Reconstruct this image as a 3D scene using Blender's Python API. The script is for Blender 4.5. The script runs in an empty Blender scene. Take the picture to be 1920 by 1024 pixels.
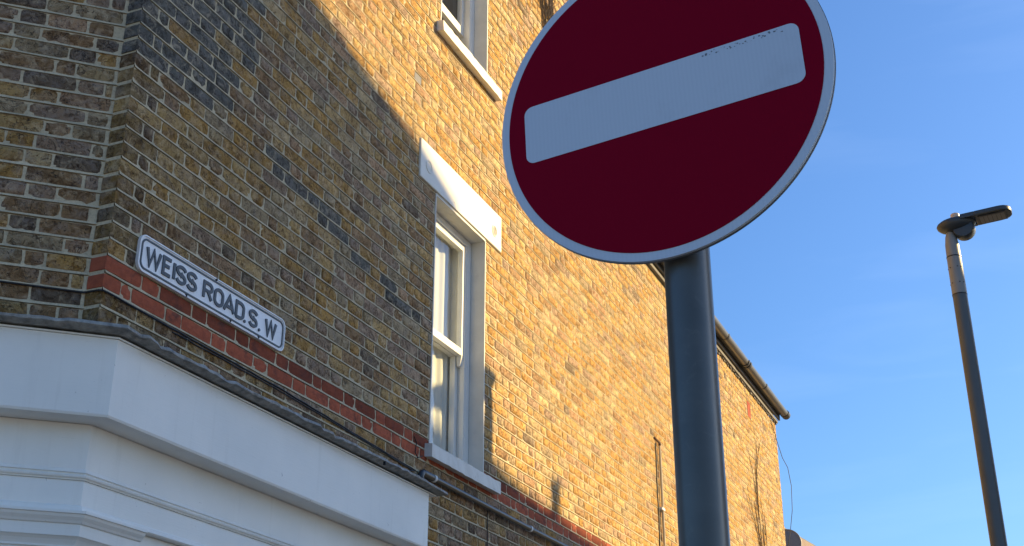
import bpy, bmesh, math, random
import numpy as np
from mathutils import Vector, Matrix
R = math.radians
random.seed(7); rng = np.random.default_rng(11)
sc = bpy.context.scene
col = sc.collection

# ------------------------------------------------------------------ camera
cd = bpy.data.cameras.new('camera'); cam = bpy.data.objects.new('camera', cd); col.objects.link(cam)
cam.location = (0, 0, 1.6); cam.rotation_euler = (R(90 + 23.832), 0, 0)
cd.sensor_width = 36; cd.lens = 2355.3 / 1920 * 36; cd.clip_start = .05; cd.clip_end = 3000
sc.camera = cam

# ------------------------------------------------------------------ light
SUN_AZ, SUN_EL = 77.6, 22.5
w = bpy.data.worlds.new('World'); sc.world = w; w.use_nodes = True
nt = w.node_tree; nt.nodes.clear()
wo = nt.nodes.new('ShaderNodeOutputWorld'); bg = nt.nodes.new('ShaderNodeBackground')
sky = nt.nodes.new('ShaderNodeTexSky'); sky.sky_type = 'NISHITA'; sky.sun_disc = False
sky.sun_elevation = R(SUN_EL); sky.sun_rotation = R(SUN_AZ)
sky.air_density = 1.2; sky.dust_density = 1.3; sky.ozone_density = 8.8; sky.altitude = 20
bg.inputs['Strength'].default_value = .094
# thin cirrus streaks
geo = nt.nodes.new('ShaderNodeTexCoord'); mp = nt.nodes.new('ShaderNodeMapping')
mp.inputs['Scale'].default_value = (1.5, 2.5, 9); mp.inputs['Rotation'].default_value = (R(12), R(-14), 0)
no = nt.nodes.new('ShaderNodeTexNoise'); no.inputs['Scale'].default_value = 2.6; no.inputs['Detail'].default_value = 10; no.inputs['Distortion'].default_value = .5
rp = nt.nodes.new('ShaderNodeMapRange'); rp.inputs['From Min'].default_value = .5; rp.inputs['From Max'].default_value = .85; rp.inputs['To Max'].default_value = .04
mx = nt.nodes.new('ShaderNodeMix'); mx.data_type = 'RGBA'; mx.inputs[7].default_value = (7.5, 8.5, 9.8, 1)
nt.links.new(geo.outputs['Generated'], mp.inputs[0]); nt.links.new(mp.outputs[0], no.inputs['Vector']); nt.links.new(no.outputs['Fac'], rp.inputs['Value'])
nt.links.new(rp.outputs[0], mx.inputs[0]); nt.links.new(sky.outputs[0], mx.inputs[6]); nt.links.new(mx.outputs[2], bg.inputs[0]); nt.links.new(bg.outputs[0], wo.inputs[0])

sd = bpy.data.lights.new('sun', 'SUN'); sd.energy = 4.1; sd.angle = R(.53); sd.color = (1, .73, .33)
sun = bpy.data.objects.new('sun', sd); col.objects.link(sun)
S = Vector((math.sin(R(SUN_AZ)) * math.cos(R(SUN_EL)), math.cos(R(SUN_AZ)) * math.cos(R(SUN_EL)), math.sin(R(SUN_EL))))
sun.rotation_euler = S.to_track_quat('Z', 'Y').to_euler(); sun.location = (20, 5, 15)
vs = sc.view_settings; vs.view_transform = 'Standard'; vs.look = 'None'; vs.gamma = 1; vs.use_curve_mapping = False
vs.exposure = 1.28

# ------------------------------------------------------------------ frames of the two walls
aA, aB = R(23.2694), R(70.6478)
uA = Vector((math.sin(aA), math.cos(aA), 0)); nA = Vector((math.cos(aA), -math.sin(aA), 0))
uB = Vector((math.sin(aB), math.cos(aB), 0)); nB = Vector((math.cos(aB), -math.sin(aB), 0))
P0 = Vector((-1.64075, 4.62335, 0)); RET = .085; Pin = P0 - nA * RET
ZV = Vector((0, 0, 1))
def WA(s, o, z): return P0 + uA * s + nA * o + ZV * z
def WB(t, o, z): return Pin + uB * t + nB * o + ZV * z
FL = 2355.3; PT = R(23.832)
def proj(p):
    x, y, z = p[0], p[1], p[2] - 1.6
    d = y * math.cos(PT) + z * math.sin(PT); u = -y * math.sin(PT) + z * math.cos(PT)
    return 960 + FL * x / d, 512 - FL * u / d, d

# ------------------------------------------------------------------ helpers
def tag(o, label=None, cat=None, group=None, kind=None):
    if label: o['label'] = label
    if cat: o['category'] = cat
    if group: o['group'] = group
    if kind: o['kind'] = kind
    return o
def setpar(o, p):
    if p is not None:
        o.parent = p
        m = Matrix.Identity(4); q = p
        chain = []
        while q is not None: chain.append(q); q = q.parent
        for q in reversed(chain): m = m @ q.matrix_parent_inverse @ Matrix.LocRotScale(q.location, q.rotation_euler, q.scale)
        o.matrix_parent_inverse = m.inverted()
def empty(name, loc):
    o = bpy.data.objects.new(name, None); o.location = loc; o.empty_display_size = .2; col.objects.link(o); return o
def mkobj(name, mesh, m, par=None):
    o = bpy.data.objects.new(name, mesh)
    if m is not None and len(mesh.materials) == 0: mesh.materials.append(m)
    col.objects.link(o); setpar(o, par); return o
class MB:
    def __init__(s): s.v = []; s.f = []; s.smooth = False
    def add(s, vs_, fs):
        b = len(s.v); s.v += [tuple(v) for v in vs_]; s.f += [tuple(i + b for i in f) for f in fs]; return s
    def hexa(s, c):          # 8 corners: bottom ring 0-3, top ring 4-7
        return s.add(c, [(0, 3, 2, 1), (4, 5, 6, 7), (0, 1, 5, 4), (1, 2, 6, 5), (2, 3, 7, 6), (3, 0, 4, 7)])
    def box(s, F, a0, a1, b0, b1, c0, c1):   # box in a wall frame F(s,o,z)
        return s.hexa([F(a0, b0, c0), F(a1, b0, c0), F(a1, b1, c0), F(a0, b1, c0), F(a0, b0, c1), F(a1, b0, c1), F(a1, b1, c1), F(a0, b1, c1)])
    def tube(s, pts, r, n=10, caps=True):
        pts = [Vector(p) for p in pts]; rr = r if isinstance(r, (list, tuple)) else [r] * len(pts)
        rings = []; up = None
        for i, p in enumerate(pts):
            t = (pts[min(i + 1, len(pts) - 1)] - pts[max(i - 1, 0)]).normalized()
            if up is None: up = t.orthogonal().normalized()
            up = (up - t * up.dot(t)).normalized(); sd_ = t.cross(up)
            rings.append([p + (up * math.cos(2 * math.pi * k / n) + sd_ * math.sin(2 * math.pi * k / n)) * rr[i] for k in range(n)])
        vs_ = [v for q in rings for v in q]
        fs = [(i * n + k, i * n + (k + 1) % n, (i + 1) * n + (k + 1) % n, (i + 1) * n + k) for i in range(len(pts) - 1) for k in range(n)]
        if caps: fs += [tuple(range(n - 1, -1, -1)), tuple((len(pts) - 1) * n + k for k in range(n))]
        return s.add(vs_, fs)
    def lathe(s, c, prof, n=24, ax=None):     # prof: (r, h) about vertical axis (or basis ax=(x,y,z))
        X, Y, Z = ax or (Vector((1, 0, 0)), Vector((0, 1, 0)), ZV)
        c = Vector(c); vs_ = [c + (X * math.cos(2 * math.pi * k / n) + Y * math.sin(2 * math.pi * k / n)) * r + Z * h for r, h in prof for k in range(n)]
        m = len(prof)
        fs = [(i * n + k, i * n + (k + 1) % n, (i + 1) * n + (k + 1) % n, (i + 1) * n + k) for i in range(m - 1) for k in range(n)]
        fs += [tuple(range(n - 1, -1, -1)), tuple((m - 1) * n + k for k in range(n))]
        return s.add(vs_, fs)
    def extrude(s, poly, F, d0, d1):         # poly in 2-D, F(x, depth, y)
        n = len(poly); a = [F(x, d0, y) for x, y in poly]; b = [F(x, d1, y) for x, y in poly]
        return s.add(a + b, [tuple(range(n)), tuple(range(2 * n - 1, n - 1, -1))] + [(i, i + n, (i + 1) % n + n, (i + 1) % n) for i in range(n)])
    def build(s, name, m, par=None, smooth=False, bevel=0, seg=2, kind=None):
        me = bpy.data.meshes.new(name); me.from_pydata(s.v, [], s.f)
        bm = bmesh.new(); bm.from_mesh(me); bmesh.ops.recalc_face_normals(bm, faces=bm.faces)
        if bevel: bmesh.ops.bevel(bm, geom=list(bm.edges), offset=bevel, segments=seg, affect='EDGES', profile=.6)
        bm.to_mesh(me); bm.free()
        if smooth:
            for p in me.polygons: p.use_smooth = True
            try: me.set_sharp_from_angle(angle=R(38))
            except Exception: pass
        o = mkobj(name, me, m, par)
        if kind: o['kind'] = kind
        return o

# ------------------------------------------------------------------ materials
def newmat(name):
    m = bpy.data.materials.new(name); m.use_nodes = True; t = m.node_tree
    return m, t, t.nodes['Principled BSDF']
def N(t, typ, **kw):
    n = t.nodes.new(typ)
    for k, v in kw.items():
        if k in n.inputs: n.inputs[k].default_value = v
        else: setattr(n, k, v)
    return n
def noise(t, vec, scale, detail=4, rough=.55, dist=0):
    n = N(t, 'ShaderNodeTexNoise'); n.inputs['Scale'].default_value = scale; n.inputs['Detail'].default_value = detail
    n.inputs['Roughness'].default_value = rough; n.inputs['Distortion'].default_value = dist; t.links.new(vec, n.inputs['Vector']); return n.outputs['Fac']
def rng_(t, val, a, b, c=0, d=1, smooth=False):
    n = N(t, 'ShaderNodeMapRange'); n.inputs['From Min'].default_value = a; n.inputs['From Max'].default_value = b
    n.inputs['To Min'].default_value = c; n.inputs['To Max'].default_value = d
    if smooth: n.interpolation_type = 'SMOOTHSTEP'
    t.links.new(val, n.inputs['Value']); return n.outputs[0]
def mix(t, fac, a, b, mode='MIX'):
    n = t.nodes.new('ShaderNodeMix'); n.data_type = 'RGBA'; n.blend_type = mode
    for sk, v in ((0, fac), (6, a), (7, b)):
        if isinstance(v, (int, float)): n.inputs[sk].default_value = v
        elif isinstance(v, tuple): n.inputs[sk].default_value = (*v, 1)[:4]
        else: t.links.new(v, n.inputs[sk])
    return n.outputs[2]
def bump(t, h, bs, strength, dist):
    n = N(t, 'ShaderNodeBump'); n.inputs['Strength'].default_value = strength; n.inputs['Distance'].default_value = dist
    t.links.new(h, n.inputs['Height']); t.links.new(n.outputs[0], bs.inputs['Normal'])
def mth(t, op, a, b):
    n = t.nodes.new('ShaderNodeMath'); n.operation = op
    for i, v in enumerate((a, b)):
        if isinstance(v, (int, float)): n.inputs[i].default_value = v
        else: t.links.new(v, n.inputs[i])
    return n.outputs[0]
def simple(name, c, rough=.5, metal=0, var=.12, vscale=6, c2=None, bs=0, bscale=80, spec=None, dirt=0, dirtc=(.12, .11, .09), dscale=9):
    m, t, b = newmat(name); pos = N(t, 'ShaderNodeNewGeometry').outputs['Position']
    f = rng_(t, noise(t, pos, vscale, 6, .6), .3, .7)
    c2 = c2 or tuple(x * (1 - var) for x in c)
    out = mix(t, f, c, c2)
    if dirt: out = mix(t, rng_(t, noise(t, pos, dscale, 8, .7, .6), .57, .74, 0, dirt), out, dirtc)
    t.links.new(out, b.inputs['Base Color'])
    b.inputs['Roughness'].default_value = rough; b.inputs['Metallic'].default_value = metal
    if spec is not None: b.inputs['Specular IOR Level'].default_value = spec
    if bs: bump(t, noise(t, pos, bscale, 5, .6), b, bs, .002)
    return m

def brick_mat(name, from_object, red=False):
    m, t, b = newmat(name); pos = N(t, 'ShaderNodeNewGeometry').outputs['Position']
    if from_object: tint = N(t, 'ShaderNodeObjectInfo').outputs['Color']
    else:
        at = N(t, 'ShaderNodeAttribute'); at.attribute_name = 'tint'; tint = at.outputs['Color']
    if red:
        c = mix(t, rng_(t, noise(t, pos, 30, 5, .6), .4, .75, 0, .45), tint, (.10, .035, .028))
        c = mix(t, rng_(t, noise(t, pos, 9, 7, .7, .5), .53, .66, 0, .75), c, (.085, .045, .038))
        c = mix(t, rng_(t, noise(t, pos, 14, 6, .7), .66, .76, 0, .35), c, (.35, .28, .22))
        h = mth(t, 'ADD', noise(t, pos, 60, 6, .65), noise(t, pos, 260, 3, .6)); st = .45
    else:
        dk = mix(t, 1.0, tint, (.42, .36, .32), 'MULTIPLY')
        lt = mix(t, .42, mix(t, 1.0, tint, (1.25, 1.25, 1.3), 'MULTIPLY'), (.58, .46, .29))
        gy = mix(t, .6, tint, (.25, .215, .19))
        c = mix(t, rng_(t, noise(t, pos, 11, 3, .6, .8), .46, .62, 0, .6), tint, gy)
        c = mix(t, rng_(t, noise(t, pos, 21, 7, .66, 1.3), .47, .62, 0, .85), c, dk)
        c = mix(t, rng_(t, noise(t, pos, 17, 6, .66, .9), .52, .64, 0, .75), c, lt)
        pit = rng_(t, noise(t, pos, 75, 4, .65, 1.6), .60, .64)
        v = N(t, 'ShaderNodeTexNoise'); v.inputs['Scale'].default_value = 22; v.inputs['Detail'].default_value = 4; v.inputs['Distortion'].default_value = 1.6
        t.links.new(pos, v.inputs['Vector'])
        crack = rng_(t, mth(t, 'ABSOLUTE', mth(t, 'SUBTRACT', v.outputs['Fac'], .47), 0), 0, .020, 1, 0)
        crack = mth(t, 'MULTIPLY', crack, rng_(t, noise(t, pos, 9, 2), .50, .58))
        holes = mth(t, 'MAXIMUM', pit, crack)
        c = mix(t, mth(t, 'MULTIPLY', holes, .85), c, (.04, .03, .025))
        h = mth(t, 'ADD', noise(t, pos, 45, 7, .7, .5), mth(t, 'MULTIPLY', noise(t, pos, 210, 4, .6), .5))
        h = mth(t, 'SUBTRACT', h, mth(t, 'MULTIPLY', holes, .9)); st = .9
    t.links.new(c, b.inputs['Base Color']); b.inputs['Roughness'].default_value = .93; b.inputs['Specular IOR Level'].default_value = .15
    bump(t, h, b, st, .006 if not red else .003)
    return m
M = {}
M['brick'] = brick_mat('stock_brick', False); M['brick_o'] = brick_mat('stock_brick_single', True)
M['red'] = brick_mat('red_brick', False, True); M['red_o'] = brick_mat('red_brick_single', True, True)
def mortar_mat():
    m, t, b = newmat('mortar'); pos = N(t, 'ShaderNodeNewGeometry').outputs['Position']
    c = mix(t, rng_(t, noise(t, pos, 5, 6, .65), .35, .65), (.62, .515, .335), (.45, .38, .25))
    c = mix(t, rng_(t, noise(t, pos, 90, 4, .6), .45, .7, 0, .5), c, (.24, .21, .16))
    t.links.new(c, b.inputs['Base Color']); b.inputs['Roughness'].default_value = .95; b.inputs['Specular IOR Level'].default_value = .1
    bump(t, noise(t, pos, 220, 4, .7), b, .5, .002); return m
M['mortar'] = mortar_mat()
def timber():
    m, t, b = newmat('white_painted_timber'); pos = N(t, 'ShaderNodeNewGeometry').outputs['Position']
    mpn = N(t, 'ShaderNodeMapping'); mpn.inputs['Scale'].default_value = (1.5, 1.5, 32); t.links.new(pos, mpn.inputs[0])
    gr = noise(t, mpn.outputs[0], 5, 6, .7, .4); sp = noise(t, pos, 26, 5, .6, 1.4)
    mp2 = N(t, 'ShaderNodeMapping'); mp2.inputs['Scale'].default_value = (9, 9, .8); t.links.new(pos, mp2.inputs[0])
    c = mix(t, rng_(t, noise(t, pos, 2.2, 5, .6), .35, .7), (.88, .85, .77), (.80, .78, .71))
    c = mix(t, rng_(t, noise(t, mp2.outputs[0], 1.6, 5, .65), .58, .75, 0, .18), c, (.50, .47, .40))
    c = mix(t, rng_(t, sp, .715, .74, 0, .6), c, (.22, .20, .17))
    c = mix(t, rng_(t, gr, .67, .71, 0, .3), c, (.40, .38, .34))
    t.links.new(c, b.inputs['Base Color']); b.inputs['Roughness'].default_value = .45
    bump(t, mth(t, 'ADD', gr, mth(t, 'MULTIPLY', noise(t, pos, 60, 3), .4)), b, .22, .003); return m
M['white'] = timber()
M['white_old'] = simple('flaking_white_paint', (.74, .71, .63), .55, bs=.6, bscale=60, dirt=.55, dirtc=(.28, .25, .2), dscale=11, var=.1)
M['lintel'] = simple('lintel_paint', (.74, .71, .62), .55, bs=.3, bscale=25, dirt=.18, dirtc=(.5, .46, .38), dscale=6, var=.06)
M['sash'] = simple('sash_paint', (.80, .79, .74), .35, bs=.15, bscale=60, var=.06, dirt=.2, dirtc=(.4, .37, .3), dscale=14)
M['reveal'] = simple('reveal_paint', (.66, .64, .58), .6, bs=.35, bscale=70, var=.14, dirt=.35, dirtc=(.42, .40, .35), dscale=7)
M['lead'] = simple('weathered_lead', (.38, .37, .33), .6, .0, c2=(.12, .12, .11), vscale=26, bs=.8, bscale=30, dirt=.6, dirtc=(.06, .06, .06), dscale=24)
M['plate'] = simple('sign_plate_enamel', (.88, .88, .87), .4, bs=.5, bscale=120, dirt=.55, dirtc=(.25, .25, .26), dscale=42, var=.12)
M['letter'] = simple('letter_paint', (.055, .068, .078), .5, bs=.5, bscale=150, dirt=.3, dirtc=(.30, .32, .34), dscale=60)
M['pole'] = simple('grey_pole_paint', (.075, .080, .076), .32, 0, var=.3, vscale=12, bs=.12, bscale=55, spec=.6, dirt=.25, dirtc=(.16, .16, .15), dscale=38)
M['lamp'] = simple('lamp_grey_paint', (.105, .115, .115), .42, .1, var=.15, bs=.15, bscale=200)
M['lamp_top'] = simple('lamp_shaft_paint', (.27, .265, .24), .45, .1, var=.1)
M['lamp_dark'] = simple('lamp_head_grey', (.05, .062, .07), .4, .2, var=.15)
M['black'] = simple('black_plastic', (.014, .014, .016), .35)
M['cable'] = simple('black_cable', (.012, .011, .012), .6)
M['gutter'] = simple('gutter_grey', (.095, .09, .08), .33, var=.2, dirt=.3, dirtc=(.07, .06, .05))
M['gutter_dark'] = simple('gutter_black', (.02, .02, .02), .4)
M['board'] = simple('weathered_board', (.16, .15, .14), .8, c2=(.07, .065, .06), bs=.5, dirt=.7, dirtc=(.30, .22, .13), dscale=18)
M['pipe'] = simple('pipe_grey', (.025, .028, .03), .38, var=.25, dirt=.25, dirtc=(.10, .14, .13), dscale=20)
M['clip'] = simple('clip_white', (.7, .7, .68), .5)
M['copper'] = simple('cream_conduit', (.62, .50, .30), .4, .0)
M['rust'] = simple('rusty_end', (.10, .04, .02), .8)
M['vent'] = simple('slate_vent', (.13, .13, .15), .7)
M['twig'] = simple('dead_stem', (.07, .045, .03), .9)
M['plaster'] = simple('room_plaster', (.35, .34, .31), .8)
M['dark'] = simple('room_dark', (.06, .055, .05), .9)
M['signback'] = simple('sign_back_grey', (.16, .17, .18), .45, .3)
M['alu'] = simple('photocell_plastic', (.65, .50, .36), .3)
M['red_board'] = simple('brown_verge_board', (.20, .13, .095), .7, var=.3, dirt=.4, dirtc=(.06, .05, .04))
M['slate'] = simple('roof_slate', (.09, .09, .10), .7, var=.3, bs=.5, bscale=20)
M['dish'] = simple('grey_dish', (.26, .28, .28), .5)
M['render'] = simple('pale_render', (.48, .44, .36), .9, var=.2, bs=.4, bscale=60)
M['asphalt'] = simple('asphalt', (.05, .05, .052), .9, var=.25, vscale=2, bs=.6, bscale=150)
M['town'] = simple('town_ground', (.36, .32, .26), .95, var=.3, vscale=.3)
M['paving'] = simple('paving_concrete', (.27, .26, .24), .9, var=.25, vscale=3, bs=.4)
M['kerb'] = simple('kerb_stone', (.32, .31, .29), .85, var=.2)
M['pale'] = simple('pale_painted_render', (.74, .68, .56), .9, var=.12, bs=.3, bscale=30)
M['housebrick'] = simple('far_house_brick', (.24, .16, .10), .9, c2=(.15, .10, .07), vscale=5, bs=.6, bscale=12)
def net_mat():
    m, t, b = newmat('net_curtain'); b.inputs['Base Color'].default_value = (.85, .83, .76, 1); b.inputs['Roughness'].default_value = .8
    tr = N(t, 'ShaderNodeBsdfTranslucent'); tr.inputs[0].default_value = (.85, .83, .78, 1)
    ms = N(t, 'ShaderNodeMixShader'); ms.inputs[0].default_value = .3
    t.links.new(b.outputs[0], ms.inputs[1]); t.links.new(tr.outputs[0], ms.inputs[2]); t.links.new(ms.outputs[0], t.nodes['Material Output'].inputs[0]); return m
M['net'] = net_mat()
def glass_mat():
    m, t, b = newmat('window_glass'); t.nodes.remove(b)
    tr = N(t, 'ShaderNodeBsdfTransparent'); tr.inputs[0].default_value = (.93, .96, .95, 1)
    gl = N(t, 'ShaderNodeBsdfGlossy'); gl.inputs['Roughness'].default_value = .02; gl.inputs[0].default_value = (.95, .97, 1, 1)
    lw = N(t, 'ShaderNodeLayerWeight'); pw5 = mth(t, 'POWER', lw.outputs['Facing'], 5.0); fr_ = mth(t, 'ADD', mth(t, 'MULTIPLY', pw5, .9), .075)
    pos = N(t, 'ShaderNodeNewGeometry').outputs['Position']
    bp = N(t, 'ShaderNodeBump'); bp.inputs['Strength'].default_value = .25; bp.inputs['Distance'].default_value = .01
    t.links.new(noise(t, pos, 5, 2), bp.inputs['Height']); t.links.new(bp.outputs[0], gl.inputs['Normal'])
    ms = N(t, 'ShaderNodeMixShader'); t.links.new(fr_, ms.inputs[0]); t.links.new(tr.outputs[0], ms.inputs[1]); t.links.new(gl.outputs[0], ms.inputs[2])
    t.links.new(ms.outputs[0], t.nodes['Material Output'].inputs[0]); return m
M['glass'] = glass_mat()
def sheeting(name, c, c2):     # retroreflective sheeting: darkish in diffuse light, faint vertical seams of its cells
    m, t, b = newmat(name); g = N(t, 'ShaderNodeTexCoord').outputs['Object']
    wv = N(t, 'ShaderNodeTexWave'); wv.inputs['Scale'].default_value = 42; wv.inputs['Distortion'].default_value = 1.5; wv.inputs['Detail'].default_value = 2; t.links.new(g, wv.inputs[0])
    cc = mix(t, rng_(t, wv.outputs['Fac'], .2, .9, 0, .35), c, c2)
    cc = mix(t, rng_(t, noise(t, g, 7, 7, .7), .56, .75, 0, .22), cc, tuple(x * .6 for x in c))
    t.links.new(cc, b.inputs['Base Color']); b.inputs['Roughness'].default_value = .5; b.inputs['Specular IOR Level'].default_value = .03
    return m
M['sheet_white'] = sheeting('white_sheeting', (.52, .60, .68), (.48, .56, .64))
M['sheet_red'] = sheeting('red_sheeting', (.21, .0008, .015), (.20, .0008, .015))

# ------------------------------------------------------------------ ground
g = MB(); g.add([(-600, -600, 0), (600, -600, 0), (600, 600, 0), (-600, 600, 0)], [(0, 1, 2, 3)]); tag(g.build('ground', M['town']), kind='structure')
g = MB(); g.box(WA, -40, 60, 3.2, 8.2, -.05, .004); tag(g.build('road', M['asphalt']), kind='structure')
g = MB(); g.box(WA, -6.5, 60, 0, 3.05, -.05, .12); tag(g.build('pavement', M['paving']), kind='structure')
g = MB(); g.box(WA, -6.5, 60, 3.053, 3.197, -.05, .125); tag(g.build('kerb', M['kerb']), kind='structure')
g = MB(); g.box(WA, -40, 60, 8.2, 40, -.05, .12); tag(g.build('far_pavement', M['paving']), kind='structure')

# ------------------------------------------------------------------ brick building
bld = empty('brick_building', WA(0, -.3, 0))
tag(bld, 'yellow stock brick corner building with red brick band, white sash windows and white shopfront fascia', 'building')
ZR = 3.579; CH = .075                      # bottom bed joint of the red band, course height
S0, S1 = 2.89, 3.68                        # window opening along the side wall
WINS = [(3.69, 5.385), (6.70, 8.40)]
SM, SE = 6.9, 13.56                        # main block ends / rear wing ends
ZM, ZW = 9.45, 6.83                        # wall tops
def in_open(s, z):
    return any(S0 < s < S1 and a < z < b for a, b in WINS)

# mortar bed: every bed joint is struck, set in at its top and proud at its foot
def mortar_sheet(name, F, sgrid, zlo_fn, ztop_fn, par, opening=True):
    sg = np.array(sgrid); k0 = math.floor((2.1 - ZR) / CH); k1 = math.ceil((ZM - ZR) / CH)
    rows = []
    for k in range(k0, k1):
        zj = ZR + k * CH
        rows += [(zj - .0086, -.0020), (zj - .0084, -.0110), (zj - .0054, -.0110), (zj - .0054, .0038), (zj + .0058, -.0010), (zj + .0060, -.0016)]
    extra = [z for w_ in WINS for z in w_] if opening else []
    V = []; n = len(sg)
    for ri, (z, o) in enumerate(rows):
        wz = np.interp(sg, np.arange(-40, 60, .13), rng.normal(0, .0011, 770)) if ri % 6 == 3 else 0
        k = ri // 6
        drift = .0016 * np.sin(sg * 1.7 + k * 2.1) + .0012 * np.sin(sg * 4.3 + k * 5.3)
        for i, s_ in enumerate(sg):
            zz = z + drift[i] + (wz[i] if ri % 6 == 3 else 0)
            V.append(F(s_, o + (random.uniform(-.0010, .0006) if ri % 6 == 3 else 0), zz))
    Fc = []
    for r in range(len(rows) - 1):
        zm = (rows[r][0] + rows[r + 1][0]) / 2
        for i in range(n - 1):
            sm = (sg[i] + sg[i + 1]) / 2
            if opening and in_open(sm, zm): continue
            if zm < zlo_fn(sm) or zm > ztop_fn(sm): continue
            Fc.append((r * n + i, r * n + i + 1, (r + 1) * n + i + 1, (r + 1) * n + i))
    me = bpy.data.meshes.new(name); me.from_pydata(V, [], Fc); me.update()
    bm = bmesh.new(); bm.from_mesh(me); bmesh.ops.delete(bm, geom=[v for v in bm.verts if not v.link_faces], context='VERTS'); bm.to_mesh(me); bm.free()
    return mkobj(name, me, M['mortar'], par)
sg = sorted(set([round(x, 3) for x in np.arange(0.004, SE, .07)] + [S0, S1, SM, SE]))
topA = lambda s: ZM if s < SM else ZW
side = mortar_sheet('side_wall', WA, sg, lambda s: 2.1, topA, bld)
sgB = [round(x, 3) for x in np.arange(-4.2, 0.001, .07)] + [0.012]
frontw = mortar_sheet('corner_wall', WB, sgB, lambda s: 2.1, lambda s: ZM, bld, False)
def WR(o, s, z): return P0 + nA * o + uA * (.004 - s * 0) + ZV * z     # return face of the projecting pier
rt = MB(); rt.add([WA(.004, -.004, 2.1), WA(.004, -RET - .01, 2.1), WA(.004, -RET - .01, ZM), WA(.004, -.004, ZM)], [(0, 1, 2, 3)])
rt.build('pier_return', M['mortar'], bld)

# brick shapes
def template(L, H, nx, nz, depth, seed):
    r = np.random.default_rng(seed)
    xs = np.linspace(-L / 2, L / 2, nx + 1); zs = np.linspace(-H / 2, H / 2, nz + 1)
    V = []; idx = {}
    for j, z in enumerate(zs):
        for i, x in enumerate(xs):
            e = (i in (0, nx)) + (j in (0, nz))
            y = r.normal(0, .0007)
            if e == 1: y += .0006 + abs(r.normal(0, .0008))
            if e == 2: y += .0016 + abs(r.normal(0, .0014))
            if not e: y -= .0005
            dx = r.normal(0, .0011) if e else 0; dz = r.normal(0, .0009) if e else 0
            if e == 2: dx -= .0010 * np.sign(x); dz -= .0010 * np.sign(z)
            idx[i, j] = len(V); V.append((x + dx, y, z + dz))
    F = [(idx[i, j], idx[i + 1, j], idx[i + 1, j + 1], idx[i, j + 1]) for j in range(nz) for i in range(nx)]
    ring = [idx[i, 0] for i in range(nx + 1)] + [idx[nx, j] for j in range(1, nz + 1)] + [idx[i, nz] for i in range(nx - 1, -1, -1)] + [idx[0, j] for j in range(nz - 1, 0, -1)]
    b = len(V)
    for q in ring: V.append((V[q][0], depth, V[q][2]))
    m = len(ring)
    F += [(ring[k], b + k, b + (k + 1) % m, ring[(k + 1) % m]) for k in range(m)]
    return np.array(V), np.array(F)
KL = {'S': .215, 'H': .1025, 'C': .055}
T = {}
for kd, nx in (('S', 7), ('H', 4), ('C', 2)):
    T[kd] = [template(KL[kd], .0625, nx, 3, .022, 100 + i) for i in range(10)]
    T[kd + 'q'] = [template(KL[kd], .0625, nx, 3, RET - .003, 300 + i) for i in range(6)]
PAL = [((.62, .40, .155), 6), ((.57, .32, .09), 5), ((.63, .46, .24), 3), ((.37, .22, .11), 3), ((.41, .285, .20), 3), ((.16, .125, .10), 1.6), ((.54, .33, .19), 2), ((.44, .34, .205), 2)]
pc = np.array([p[0] for p in PAL]); pw = np.array([p[1] for p in PAL], float)
def tint(s, z, wall):
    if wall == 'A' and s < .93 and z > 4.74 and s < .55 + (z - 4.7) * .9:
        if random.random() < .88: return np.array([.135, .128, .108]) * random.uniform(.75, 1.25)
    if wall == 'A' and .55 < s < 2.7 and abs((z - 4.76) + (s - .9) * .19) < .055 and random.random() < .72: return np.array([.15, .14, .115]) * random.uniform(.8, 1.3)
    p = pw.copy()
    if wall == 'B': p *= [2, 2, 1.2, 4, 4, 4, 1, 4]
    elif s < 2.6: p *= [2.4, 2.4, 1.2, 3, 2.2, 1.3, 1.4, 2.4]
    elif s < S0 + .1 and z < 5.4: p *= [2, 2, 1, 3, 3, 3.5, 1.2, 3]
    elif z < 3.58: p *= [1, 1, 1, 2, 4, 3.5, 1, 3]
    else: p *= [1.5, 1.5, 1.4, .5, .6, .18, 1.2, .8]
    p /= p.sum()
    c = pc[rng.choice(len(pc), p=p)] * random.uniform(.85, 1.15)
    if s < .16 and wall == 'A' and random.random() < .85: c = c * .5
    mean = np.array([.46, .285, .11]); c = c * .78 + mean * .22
    if wall == 'B': g = .66  # shade, with some corner grime, put into the tint: shaded stretches darker
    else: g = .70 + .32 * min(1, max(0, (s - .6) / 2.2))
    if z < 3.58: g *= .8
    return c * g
bricks = []     # (kind, wall, s-centre, length, z-centre, height, quoin, red, tint)
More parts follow.
